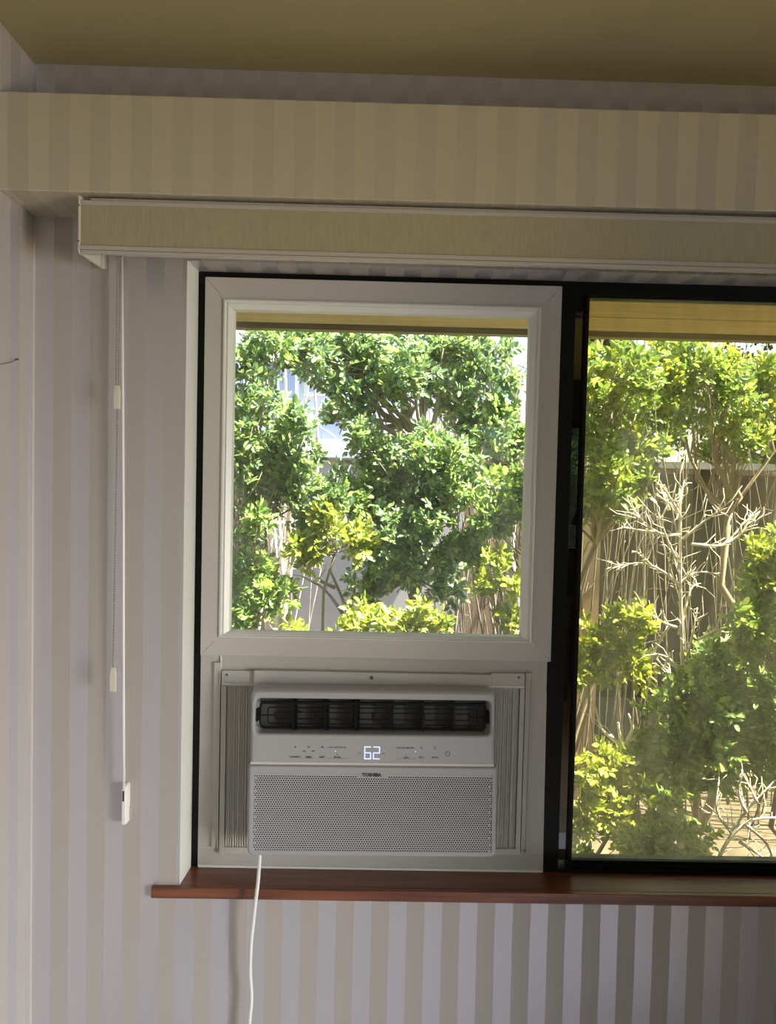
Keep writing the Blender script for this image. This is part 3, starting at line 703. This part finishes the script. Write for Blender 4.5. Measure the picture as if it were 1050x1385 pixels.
CLUSTERS = {
 'left_shrub': [(-0.59,1.77,2.03,0.06),(-0.62,1.81,1.93,0.067),(-0.54,1.69,1.84,0.081),(-0.62,1.75,1.8,0.073),(-0.49,1.87,1.78,0.068),(-0.54,1.87,1.67,0.096),(-0.6,1.64,1.63,0.08),(-0.39,1.66,1.67,0.08),(-0.34,1.62,1.74,0.041),(-0.43,1.73,1.54,0.072),(-0.57,1.61,1.52,0.063),(-0.53,1.74,1.47,0.059),(-0.39,1.79,1.51,0.067),(-0.31,1.68,1.6,0.049),(-0.57,1.8,2.13,0.054),(-0.48,1.78,2.12,0.067),(-0.57,1.61,1.69,0.057),(-0.64,1.77,1.55,0.053),(-0.47,1.68,1.58,0.058)],
 'top_shrub': [(-0.4,1.97,2.15,0.078),(-0.3,1.94,2.15,0.077),(-0.22,2.06,2.15,0.065),(-0.46,1.98,2.09,0.057),(-0.33,1.9,2.06,0.062),(-0.27,2.01,2.01,0.071),(-0.18,2.08,2.05,0.08),(-0.09,1.94,1.99,0.077),(-0.15,1.92,1.89,0.069),(-0.05,1.97,2.07,0.07),(0.02,2.13,2.07,0.092),(-0.22,2.14,1.84,0.044),(-0.12,2.05,1.84,0.043),(0.09,2.12,2.17,0.073),(0.2,2.1,2.19,0.091),(0.09,1.96,1.94,0.07),(0.15,1.88,2.03,0.089),(0.02,2.05,1.95,0.05),(-0.13,2.02,2.13,0.064),(-0.04,1.96,2.16,0.056)],
 'right_shrub': [(0.31,2.12,2.18,0.092),(0.46,2.17,2.19,0.093),(0.57,2.19,2.21,0.056),(0.31,2.13,2.04,0.103),(0.46,2.14,2.06,0.103),(0.54,2.19,1.98,0.082),(0.41,2.31,1.95,0.085),(0.25,2.23,1.96,0.076),(0.64,2.14,1.99,0.044),(0.58,2.13,1.89,0.052),(0.49,2.19,1.81,0.067),(0.37,2.11,1.75,0.055),(0.54,2.11,1.71,0.073),(0.67,2.2,1.65,0.06),(0.46,2.08,1.67,0.08),(0.7,2.2,1.72,0.037),(0.42,2.16,1.84,0.052)],
 'centre_shrub': [(-0.04,1.91,1.65,0.062),(0.03,1.92,1.59,0.087),(0.13,1.91,1.62,0.097),(0.23,1.91,1.65,0.097),(0.33,1.81,1.62,0.094),(0.17,1.9,1.5,0.097),(0.3,1.8,1.52,0.087),(0.41,1.87,1.52,0.062),(-0.08,1.8,1.71,0.044),(-0.14,1.83,1.44,0.074),(-0.2,1.72,1.41,0.059),(-0.1,1.77,1.35,0.066),(-0.29,1.99,1.37,0.064),(-0.3,1.77,1.45,0.06),(-0.38,1.91,1.33,0.062),(-0.04,1.9,1.38,0.062),(0.07,1.92,1.38,0.076),(0.17,1.84,1.38,0.075),(0.27,1.88,1.38,0.062),(0.21,1.72,1.32,0.065),(0.1,1.72,1.29,0.065),(0.03,1.76,1.18,0.053),(0.17,1.75,1.22,0.073),(0.26,1.73,1.19,0.066),(0.36,1.74,1.23,0.043),(0.35,1.87,1.15,0.055),(0.14,1.76,1.15,0.06),(0.08,1.99,1.06,0.057),(0.25,1.9,1.04,0.055),(0.33,1.86,1.01,0.048),(-0.01,1.91,1.01,0.048),(-0.05,1.78,1.05,0.047),(0.06,1.98,1.52,0.064),(-0.02,1.95,1.5,0.056)],
 'yellow_spray': [(-0.23,1.68,1.28,0.058),(-0.3,1.65,1.23,0.051),(-0.32,1.69,1.16,0.036),(-0.27,1.68,1.19,0.039),(-0.11,1.67,1.26,0.048),(-0.06,1.7,1.23,0.032),(-0.21,1.67,1.35,0.039)],
 'right_spray': [(0.45,1.68,1.4,0.065),(0.55,1.71,1.43,0.072),(0.61,1.65,1.37,0.051),(0.49,1.65,1.33,0.051),(0.44,1.74,1.22,0.036),(0.62,1.75,1.49,0.053),(0.49,1.78,1.16,0.027),(0.59,1.76,1.5,0.046)],
 'low_left': [(-0.55,1.61,1.28,0.051),(-0.49,1.53,1.31,0.04),(-0.56,1.6,1.12,0.063),(-0.5,1.67,1.08,0.058),(-0.56,1.65,1.02,0.051),(-0.41,1.6,1.03,0.054),(-0.46,1.59,0.98,0.041),(-0.58,1.55,0.93,0.05),(-0.55,1.55,0.88,0.037),(-0.6,1.53,1.07,0.037)],
 'low_centre': [(-0.06,1.54,0.95,0.056),(-0.11,1.51,0.9,0.04),(-0.02,1.46,0.91,0.045),(0.12,1.49,0.91,0.043),(0.25,1.45,0.91,0.036),(0.2,1.47,0.97,0.027),(-0.34,1.52,0.88,0.025)],
 'low_right': [(0.57,1.57,0.9,0.044),(0.6,1.55,1.06,0.028),(0.47,1.53,1.09,0.028),(0.51,1.57,1.17,0.025),(0.62,1.6,0.91,0.031)],
 'pane_upper_left': [(0.96,1.73,2.03,0.066),(1.03,1.62,2.01,0.079),(1.12,1.62,1.98,0.07),(0.9,1.62,1.92,0.057),(1.26,1.89,1.92,0.086),(1.15,1.76,1.84,0.083),(1.31,1.85,1.95,0.068),(0.98,1.65,1.87,0.045),(0.96,1.68,1.7,0.065),(1.1,1.81,1.68,0.074),(1.22,1.87,1.71,0.068),(0.94,1.7,1.57,0.072),(1.01,1.62,1.57,0.063),(1.15,1.86,1.63,0.051),(1.16,1.69,1.57,0.039),(1.03,1.82,1.47,0.074),(1.04,1.65,1.44,0.051),(0.97,1.81,1.4,0.04),(0.96,1.85,1.74,0.048),(1.29,1.82,1.8,0.047),(1.2,1.71,1.66,0.046)],
 'pane_upper_right': [(1.33,2.02,2.14,0.064),(1.41,1.84,2.06,0.085),(1.5,1.89,2.0,0.076),(1.6,1.93,2.07,0.063),(1.6,2.06,2.19,0.051),(1.65,1.85,1.93,0.085),(1.84,2.06,1.92,0.072),(1.71,2.04,1.84,0.09),(1.67,2.09,1.77,0.066),(1.72,1.91,1.76,0.062),(1.46,1.86,1.86,0.051),(1.4,1.87,2.13,0.055),(1.9,2.05,2.1,0.047),(1.82,2.09,2.03,0.058),(1.4,2.01,2.06,0.057)],
 'pane_right_edge': [(1.59,1.45,1.25,0.054),(1.61,1.42,1.16,0.059),(1.61,1.5,1.09,0.046),(1.67,1.51,1.03,0.061),(1.49,1.38,0.98,0.047),(1.59,1.4,0.95,0.065),(1.53,1.5,0.87,0.043),(1.61,1.51,0.87,0.049),(1.65,1.42,1.28,0.059),(1.67,1.41,1.1,0.065),(1.69,1.44,0.95,0.06)],
 'pane_left_sprig': [(1.06,1.51,0.98,0.031),(1.08,1.44,0.96,0.027),(0.96,1.55,0.92,0.034),(0.91,1.51,0.86,0.046),(1.01,1.54,0.84,0.056),(1.05,1.46,0.81,0.048),(1.02,1.57,0.75,0.053),(1.13,1.54,0.74,0.034),(0.87,1.47,0.73,0.027),(0.9,1.57,0.81,0.031)],
 'pane_big': [(1.45,1.6,0.78,0.069),(1.55,1.63,0.74,0.064),(1.27,1.44,0.66,0.066),(1.35,1.44,0.63,0.075),(1.56,1.61,0.62,0.088),(1.6,1.5,0.68,0.076),(1.7,1.55,0.61,0.068),(1.21,1.47,0.56,0.066),(1.43,1.66,0.44,0.09),(1.5,1.55,0.51,0.087),(1.67,1.63,0.48,0.089),(1.66,1.45,0.48,0.06),(1.31,1.54,0.38,0.087),(1.39,1.44,0.42,0.075),(1.62,1.64,0.31,0.08),(1.69,1.54,0.34,0.056),(1.15,1.45,0.37,0.066),(1.21,1.45,0.29,0.075),(1.16,1.56,0.27,0.05),(1.7,1.45,0.48,0.075),(1.71,1.47,0.63,0.076),(1.49,1.53,0.29,0.037),(1.37,1.55,0.27,0.043)],
 'pane_low_left': [(0.95,1.41,0.39,0.053),(1.02,1.42,0.27,0.065),(1.1,1.38,0.22,0.059),(0.93,1.42,0.3,0.053),(0.85,1.35,0.38,0.038),(0.98,1.36,0.17,0.052),(1.07,1.45,0.09,0.048),(0.85,1.34,0.17,0.038),(0.87,1.36,0.28,0.035)],
 'pane_low_centre': [(1.07,1.22,0.15,0.055),(1.17,1.25,0.14,0.062),(1.2,1.19,0.14,0.049),(1.12,1.19,0.12,0.055),(1.26,1.25,0.16,0.036),(0.8,1.21,0.08,0.028),(1.2,1.27,0.27,0.04),(1.07,1.29,0.06,0.04)],
}

def leaves(clusters, rng, dens, size):
    """compound leaves: short stalks carrying seven pointed leaflets, filling each clump"""
    Vs = []
    for cx, cy, cz, r in clusters:
        n = max(6, int(dens*(r/.08)**2))
        u = rng.normal(size=(n, 3)); u /= np.linalg.norm(u, axis=1)[:, None]
        rad = r*rng.uniform(.15, 1, n)**.5
        org = np.array([cx, cy, cz])+u*rad[:, None]*np.array([1.0, 1.0, .95])
        d = u*.8+rng.normal(size=(n, 3))*.55+np.array([0, -.25, .35]); d /= np.linalg.norm(d, axis=1)[:, None]
        nrm = np.array([0.15, -.55, .75])+rng.normal(size=(n, 3))*.5
        nrm -= d*(nrm*d).sum(1)[:, None]; nrm /= np.linalg.norm(nrm, axis=1)[:, None]
        sd = np.cross(d, nrm)
        sc = size*rng.uniform(.75, 1.2, n)
        for k in range(7):
            side = 0 if k == 6 else (1 if k % 2 else -1)
            t = .25+.32*(k//2)
            b = org+d*(sc*t)[:, None]
            ld = d*(.55 if side else 1.0)+sd*side*.85+rng.normal(size=(n, 3))*.18
            ld /= np.linalg.norm(ld, axis=1)[:, None]
            ln = nrm+rng.normal(size=(n, 3))*.38
            ln -= ld*(ln*ld).sum(1)[:, None]; ln /= np.linalg.norm(ln, axis=1)[:, None]
            ls = np.cross(ld, ln)
            L = (sc*rng.uniform(.78, 1.12, n))[:, None]; W = L*rng.uniform(.23, .30, n)[:, None]
            Vs.append(np.stack([b, b+ld*L*.38+ls*W+ln*W*.28, b+ld*L*.74+ls*W*.78+ln*W*.2, b+ld*L-ln*W*.25,
                                b+ld*L*.74-ls*W*.78+ln*W*.2, b+ld*L*.38-ls*W+ln*W*.28], 1))
    return np.concatenate(Vs)

def foliage(name, clusters, mat, parent, rng, dens=30, size=.036):
    cl = []
    for a, b, c, d in clusters:                       # each clump with a few loose sprays round it
        cl.append((a, b, c, d))
        for _ in range(3):
            t = rng.uniform(0, 2*math.pi); q = d*rng.uniform(.8, 1.35)
            cl.append((a+q*math.cos(t), b+rng.uniform(-.6, .6)*d, c+q*math.sin(t), d*rng.uniform(.35, .6)))
    V = leaves(cl, rng, dens, size); n = len(V)
    base = (np.arange(n)*6)[:, None]
    F = np.concatenate([base+np.array([[0, 3, 2, 1]]), base+np.array([[0, 5, 4, 3]])])
    me = bpy.data.meshes.new(name)
    me.vertices.add(n*6); me.vertices.foreach_set('co', V.reshape(-1).astype(np.float32))
    me.loops.add(F.size); me.loops.foreach_set('vertex_index', F.reshape(-1).astype(np.int32))
    me.polygons.add(len(F)); me.polygons.foreach_set('loop_start', (np.arange(len(F))*4).astype(np.int32))
    me.update(calc_edges=True); me.validate()
    me.materials.append(M[mat])
    o = bpy.data.objects.new(name, me); col.objects.link(o); o.parent = parent; o['kind'] = 'stuff'
    return o

def wiggle(a, b, rng, n=5, amp=.04):
    a, b = np.array(a, float), np.array(b, float); L = np.linalg.norm(b-a)
    return [tuple(a+(b-a)*k/n+(rng.normal(size=3)*amp*L*(0 < k < n))) for k in range(n+1)]

def shrub(key, label, mat, root, fork, rng, r0=.022, dens=30, size=.036, extra=None, mat2=None, bark='bark'):
    t = thing('murraya_shrub', label, 'shrub')
    cl = CLUSTERS[key]
    tr = MB().tube(wiggle(root, fork, rng, 6, .03), [r0*(1-.07*i) for i in range(7)], 7)
    tr.build('trunk', M[bark], t, smooth=True)
    br = MB()
    for c in cl:
        p = wiggle(fork, c[:3], rng, 5, .07); br.tube(p, [r0*.42*(1-.17*i) for i in range(6)], 5)
        for _ in range(3):
            e = np.array(c[:3])+rng.normal(size=3)*c[3]*.7
            br.tube(wiggle(p[3], e, rng, 3, .1), [.0035, .003, .002, .0012], 4)
    br.build('branch', M[bark], t, smooth=True)
    if extra:
        for pts, ra in extra:
            m = MB().tube(bez(pts, 3), [ra*(1-.6*k/(3*(len(pts)-1))) for k in range(3*(len(pts)-1)+1)], 6)
            m.build('limb', M[bark], t, smooth=True)
    foliage('foliage', cl, mat, t, rng, dens, size)
    if mat2:
        foliage('young_foliage', [(a, b-.03, c+.01, d*.8) for a, b, c, d in cl[::3]], mat2, t, rng, dens*.5, size)
    return t

rg = lambda s: np.random.RandomState(s)
G = -.45
shrub('left_shrub', 'dense dark leaved shrub filling the left edge of the clear pane', 'leaf_green', (-.75, 1.85, G), (-.62, 1.85, 1.1), rg(1), mat2='leaf_mid')
shrub('top_shrub', 'leafy crown hanging below the eave at the top of the clear pane', 'leaf_green', (.24, 2.1, G), (.19, 2.1, 1.70), rg(2), .034, mat2='leaf_mid',
      extra=[([(.19, 2.1, 1.70), (.13, 2.1, 1.79), (.02, 2.1, 1.84), (-.06, 2.1, 1.96)], .024), ([(.13, 2.1, 1.79), (-.01, 2.1, 1.775), (-.16, 2.1, 1.80)], .016),
             ([(.17, 2.1, 1.72), (.12, 2.1, 1.92), (.07, 2.1, 2.15)], .022), ([(.21, 2.1, 1.70), (.27, 2.1, 1.82), (.29, 2.1, 2.0)], .018), ([(.20, 2.1, 1.70), (.20, 2.1, 1.85), (.22, 2.1, 2.05)], .014)])
shrub('right_shrub', 'leafy shrub with a thick pale trunk at the upper right of the clear pane', 'leaf_green', (.71, 2.3, G), (.71, 2.3, 1.57), rg(3), .045, mat2='leaf_mid', bark='pale',
      extra=[([(.71, 2.3, 1.55), (.73, 2.3, 1.88), (.68, 2.3, 2.11), (.66, 2.3, 2.4)], .045), ([(.72, 2.3, 1.84), (.77, 2.3, 1.96), (.84, 2.3, 2.08)], .028)])
shrub('centre_shrub', 'broad bushy shrub across the middle of the clear pane', 'leaf_green', (.30, 1.95, G), (.15, 1.95, 1.05), rg(4), .022, mat2='leaf_mid')
shrub('yellow_spray', 'yellow green leafy spray drooping in front of the grey wall, left of centre', 'leaf_yellow', (-.30, 1.75, G), (-.18, 1.7, 1.2), rg(5), .010)
shrub('right_spray', 'pale green sprays reaching in from the right edge of the clear pane', 'leaf_mid', (.85, 1.75, G), (.72, 1.75, 1.05), rg(6), .014, dens=29)
shrub('low_left', 'thin shrub with open sprays in the lower left corner of the clear pane', 'leaf_mid', (-.62, 1.65, G), (-.60, 1.65, .85), rg(7), .014, dens=29)
shrub('low_centre', 'low yellow tipped sprigs along the bottom of the clear pane', 'leaf_yellow', (-.02, 1.55, G), (-.02, 1.55, .65), rg(8), .010, dens=29)
shrub('low_right', 'bright yellow sprigs in the lower right corner of the clear pane', 'leaf_yellow', (.55, 1.6, G), (.55, 1.6, .7), rg(9), .009, dens=29)
shrub('pane_upper_left', 'yellow green shrub at the upper left of the dusty pane', 'leaf_mid', (.95, 1.85, G), (1.0, 1.8, 1.25), rg(11), .02, mat2='leaf_yellow', size=.038)
shrub('pane_upper_right', 'leafy branches at the upper right of the dusty pane', 'leaf_mid', (1.75, 2.05, G), (1.70, 2.0, 1.4), rg(12), .028, mat2='leaf_yellow', size=.038)
shrub('pane_right_edge', 'bright green shrub at the right edge of the dusty pane', 'leaf_mid', (1.75, 1.5, G), (1.68, 1.5, .75), rg(13), .016, mat2='leaf_yellow', size=.038)
shrub('pane_left_sprig', 'small yellow sprays beside the black mullion in the dusty pane', 'leaf_yellow', (.88, 1.55, G), (.90, 1.52, .75), rg(14), .010, dens=29, size=.038)
shrub('pane_big', 'large bushy shrub filling the lower middle of the dusty pane', 'leaf_mid', (1.45, 1.65, G), (1.40, 1.62, .35), rg(15), .022, mat2='leaf_green', size=.038)
shrub('pane_low_left', 'yellow green shrub in the lower left of the dusty pane', 'leaf_yellow', (.93, 1.45, G), (.95, 1.45, .2), rg(16), .013, dens=29, size=.036)
shrub('pane_low_centre', 'low bright green sprigs just above the black bottom rail', 'leaf_mid', (1.12, 1.3, G), (1.12, 1.3, .0), rg(17), .010, dens=29, size=.034)

_r = rg(61)
CLUSTERS['far_left'] = [(-1.45+_r.uniform(-.42, .42), 1.9+_r.uniform(-.15, .15), _r.uniform(.5, 2.3), _r.uniform(.06, .10)) for _ in range(34)]
CLUSTERS['far_right'] = [(2.45+_r.uniform(-.42, .42), 1.8+_r.uniform(-.15, .15), _r.uniform(.2, 2.2), _r.uniform(.06, .10)) for _ in range(34)]
shrub('far_left', 'bushy green shrub continuing the hedge to the left of the window', 'leaf_green', (-1.45, 1.9, G), (-1.45, 1.9, .8), rg(62), mat2='leaf_mid')
shrub('far_right', 'bushy green shrub continuing the hedge to the right of the window', 'leaf_mid', (2.45, 1.8, G), (2.45, 1.8, .6), rg(63), mat2='leaf_green')

def bare(name, label, branches, r, mat, rng, twigs=6):
    t = thing(name, label, 'shrub')
    for bi, pts in enumerate(branches):
        y0 = pts[0][1]
        off = rng.uniform(-.10, .10) if bi else 0
        pp = [(p[0], p[1]+off*k/(len(pts)-1), p[2]) for k, p in enumerate(pts)]
        c = bez(pp, 4); n = len(c); rr = r if bi == 0 else r*.62
        m = MB().tube(c, [rr*(1-.65*k/(n-1)) for k in range(n)], 6)
        for _ in range(twigs*len(pts)):
            k = rng.randint(1, n); a = np.array(c[k])
            dirv = np.array(c[k])-np.array(c[k-1]); dirv /= np.linalg.norm(dirv)
            e = a+(dirv*.6+rng.normal(size=3)*.6+np.array([0, 0, .2]))*rng.uniform(.02, .085)
            m.tube(wiggle(a, e, rng, 2, .12), [.0024, .0018, .0009], 4)
        m.build('branch' if bi else 'trunk', M[mat], t, smooth=True)
    return t
bare('dead_shrub', 'leafless shrub with bleached forked twigs in the middle of the dusty pane', [[(1.31, 1.5, G), (1.30, 1.5, .30), (1.29, 1.5, .77), (1.27, 1.5, 1.08), (1.26, 1.5, 1.33), (1.25, 1.5, 1.51)]] + [[(1.26, 1.5, 1.32), (1.18, 1.5, 1.32), (1.09, 1.5, 1.38), (1.08, 1.5, 1.42)], [(1.18, 1.5, 1.32), (1.04, 1.5, 1.34)], [(1.26, 1.5, 1.39), (1.2, 1.5, 1.46), (1.14, 1.5, 1.52)], [(1.27, 1.5, 1.3), (1.35, 1.5, 1.38), (1.39, 1.5, 1.42)], [(1.31, 1.5, 1.28), (1.45, 1.5, 1.28), (1.55, 1.5, 1.38), (1.6, 1.5, 1.38)], [(1.45, 1.5, 1.28), (1.52, 1.5, 1.33), (1.56, 1.5, 1.41)], [(1.27, 1.5, 1.11), (1.14, 1.5, 1.19), (1.0, 1.5, 1.17)], [(1.14, 1.5, 1.19), (1.05, 1.5, 1.25)], [(1.26, 1.5, 1.2), (1.2, 1.5, 1.28), (1.13, 1.5, 1.42)], [(1.26, 1.5, 1.11), (1.33, 1.5, 1.16), (1.43, 1.5, 1.16)], [(1.26, 1.5, 0.93), (1.18, 1.5, 0.96), (1.09, 1.5, 1.02)], [(1.27, 1.5, 0.9), (1.33, 1.5, 1.08), (1.38, 1.5, 1.1)], [(1.29, 1.5, 0.71), (1.23, 1.5, 0.8), (1.12, 1.5, 0.83)], [(1.23, 1.5, 0.94), (1.17, 1.5, 0.83), (1.14, 1.5, 0.78)], [(1.3, 1.5, 0.76), (1.32, 1.5, 0.9), (1.33, 1.5, 1.02)], [(1.3, 1.5, 0.65), (1.22, 1.5, 0.77)], [(1.35, 1.5, 0.88), (1.44, 1.5, 0.93), (1.55, 1.5, 0.95)], [(1.21, 1.5, 1.42), (1.17, 1.5, 1.5)], [(1.25, 1.5, 1.42), (1.3, 1.5, 1.54)], [(1.1, 1.5, 1.37), (1.05, 1.5, 1.42)]], .011, 'pale', rg(21))
bare('dead_shrub', 'tangle of bleached bare branches in the lower right of the dusty pane', [[(1.33, 1.3, G), (1.35, 1.3, -.1), (1.37, 1.3, .03), (1.43, 1.3, .15), (1.51, 1.3, .21), (1.61, 1.3, .22)]] + [[(1.41, 1.3, 0.12), (1.48, 1.3, 0.24), (1.59, 1.3, 0.36)], [(1.43, 1.3, 0.15), (1.38, 1.3, 0.23), (1.4, 1.3, 0.34)], [(1.48, 1.3, 0.19), (1.56, 1.3, 0.12), (1.59, 1.3, 0.01)], [(1.46, 1.3, 0.12), (1.55, 1.3, 0.06), (1.59, 1.3, 0.03)], [(1.48, 1.3, 0.24), (1.45, 1.3, 0.31), (1.46, 1.3, 0.38)], [(1.52, 1.3, 0.28), (1.49, 1.3, 0.35)]], .012, 'pale', rg(22), 4)
bare('dead_shrub', 'short grey snag with a broken top at the left of the dusty pane', [[(1.06, 1.45, G), (1.05, 1.45, .0), (1.04, 1.45, .33), (1.03, 1.45, .44), (1.01, 1.45, .54)]] + [[(1.02, 1.45, 0.45), (0.98, 1.45, 0.48), (0.95, 1.45, 0.51), (0.93, 1.45, 0.59)], [(1.03, 1.45, 0.44), (1.07, 1.45, 0.47), (1.09, 1.45, 0.46)], [(1.05, 1.45, 0.46), (1.07, 1.45, 0.52), (1.05, 1.45, 0.58)]], .015, 'pale', rg(23), 1)
bare('dead_shrub', 'dark bare branch forking in front of the grey wall, bottom of the clear pane', [[(-.02, 1.9, G), (-.05, 1.9, .3), (-.09, 1.9, .75), (-.14, 1.9, .92), (-.22, 1.9, 1.10)]] + [[(-0.19, 1.9, 1.01), (-0.27, 1.9, 1.05), (-0.32, 1.9, 1.11)], [(-0.14, 1.9, 0.87), (-0.24, 1.9, 0.99), (-0.36, 1.9, 1.05)], [(-0.13, 1.9, 0.84), (-0.1, 1.9, 1.03), (-0.11, 1.9, 1.2)]], .017, 'bark', rg(24), 2)
bare('dead_shrub', 'pale upright stems standing at the upper left of the clear pane', [[(-.45, 2.5, G), (-.52, 2.5, .6), (-.59, 2.5, 1.47), (-.61, 2.5, 1.79), (-.63, 2.5, 2.19)]] +
     [[(-.45, 2.5, G), (-.50, 2.5, .8)]+p for p in [[(-0.55, 2.5, 1.47), (-0.55, 2.5, 1.79), (-0.55, 2.5, 2.19)], [(-0.5, 2.5, 1.47), (-0.52, 2.5, 1.79), (-0.53, 2.5, 2.19)], [(-0.46, 2.5, 1.47), (-0.5, 2.5, 1.79), (-0.53, 2.5, 2.19)], [(-0.44, 2.5, 1.47), (-0.43, 2.5, 1.79), (-0.38, 2.5, 2.19)], [(-0.35, 2.5, 1.47), (-0.34, 2.5, 1.79), (-0.38, 2.5, 2.19)]]], .026, 'pale', rg(25), 2)

# thin dry stems behind the shrubs: nobody could count them
def thicket(label, x0, x1, y0, y1, z1, n, rng, mat='stem'):
    m = MB()
    for _ in range(n):
        x = rng.uniform(x0, x1); y = rng.uniform(y0, y1); h = z1*rng.uniform(.75, 1.1)
        lean = rng.normal(size=2)*.26; rr = rng.choice([.004, .005, .007, .012], p=[.4, .3, .2, .1])
        pts = [(x+lean[0]*t+rng.normal()*.035, y+lean[1]*t+rng.normal()*.03, G+(h-G)*t) for t in (0, .25, .5, .75, 1)]
        m.tube(pts, [rr*(1-.14*k) for k in range(5)], 4)
        for _ in range(3):
            k = rng.randint(2, 5); a = np.array(pts[k]); e = a+rng.normal(size=3)*np.array([.09, .06, .08])+np.array([0, 0, .08])
            m.tube(wiggle(a, e, rng, 3, .1), [.003, .0025, .002, .001], 3)
    o = m.build('stem_thicket', M[mat], smooth=True, kind='stuff')
    return tag(o, label, 'stems')
thicket('thicket of thin dry brown stems behind the shrubs in the clear pane, right half', .35, 1.15, 2.4, 2.85, 2.3, 60, rg(31))
thicket('thicket of thin dry brown stems at the left edge of the clear pane', -1.05, -.55, 2.2, 2.7, 1.9, 30, rg(32), 'pale')
thicket('dense thicket of brown stems behind the shrubs in the dusty pane', 1.15, 3.0, 2.3, 3.3, 2.6, 75, rg(33))

# tall trees beyond
def backtree(label, x, y, z0, z1, rx, n, rng):
    t = thing('garden_tree', label, 'tree')
    MB().tube(wiggle((x, y, G), (x, y, z1*.8), rng, 6, .02), [.10-.010*k for k in range(7)], 8).build('trunk', M['bark'], t, smooth=True)
    cl = [(x+rng.uniform(-rx, rx), y+rng.uniform(-.5, .5), rng.uniform(z0, z1), rng.uniform(.16, .30)) for _ in range(n)]
    foliage('foliage', cl, 'leaf_dark', t, rng, 12, .055)
backtree('dark tree rising beyond the deck', 2.3, 6.4, 2.0, 4.4, .8, 50, rg(41))
backtree('dark tree farther right beyond the deck', 4.5, 6.4, 1.6, 4.6, .85, 50, rg(42))
backtree('dark tree behind the right end of the neighbour house', 1.30, 6.9, .4, 2.8, .5, 34, rg(43))
# garden behind the camera, seen only in the narrow reflection
for k, (x, z) in enumerate(((.4, 1.2), (1.9, 1.3), (3.4, 1.2))):
    t = thing('hedge_shrub', ('hedge shrub outside the back window, left one', 'hedge shrub outside the back window, middle one', 'hedge shrub outside the back window, right one')[k], 'shrub')
    r_ = rg(50+k)
    MB().tube([(x, -5.6, G), (x, -5.6, 1.0)], .03, 6).build('trunk', M['bark'], t)
    foliage('foliage', [(x+r_.uniform(-.40, .40), -5.6+r_.uniform(-.2, .2), r_.uniform(.2, 2.5), .22) for _ in range(40)], 'leaf_mid', t, r_, 12, .05)
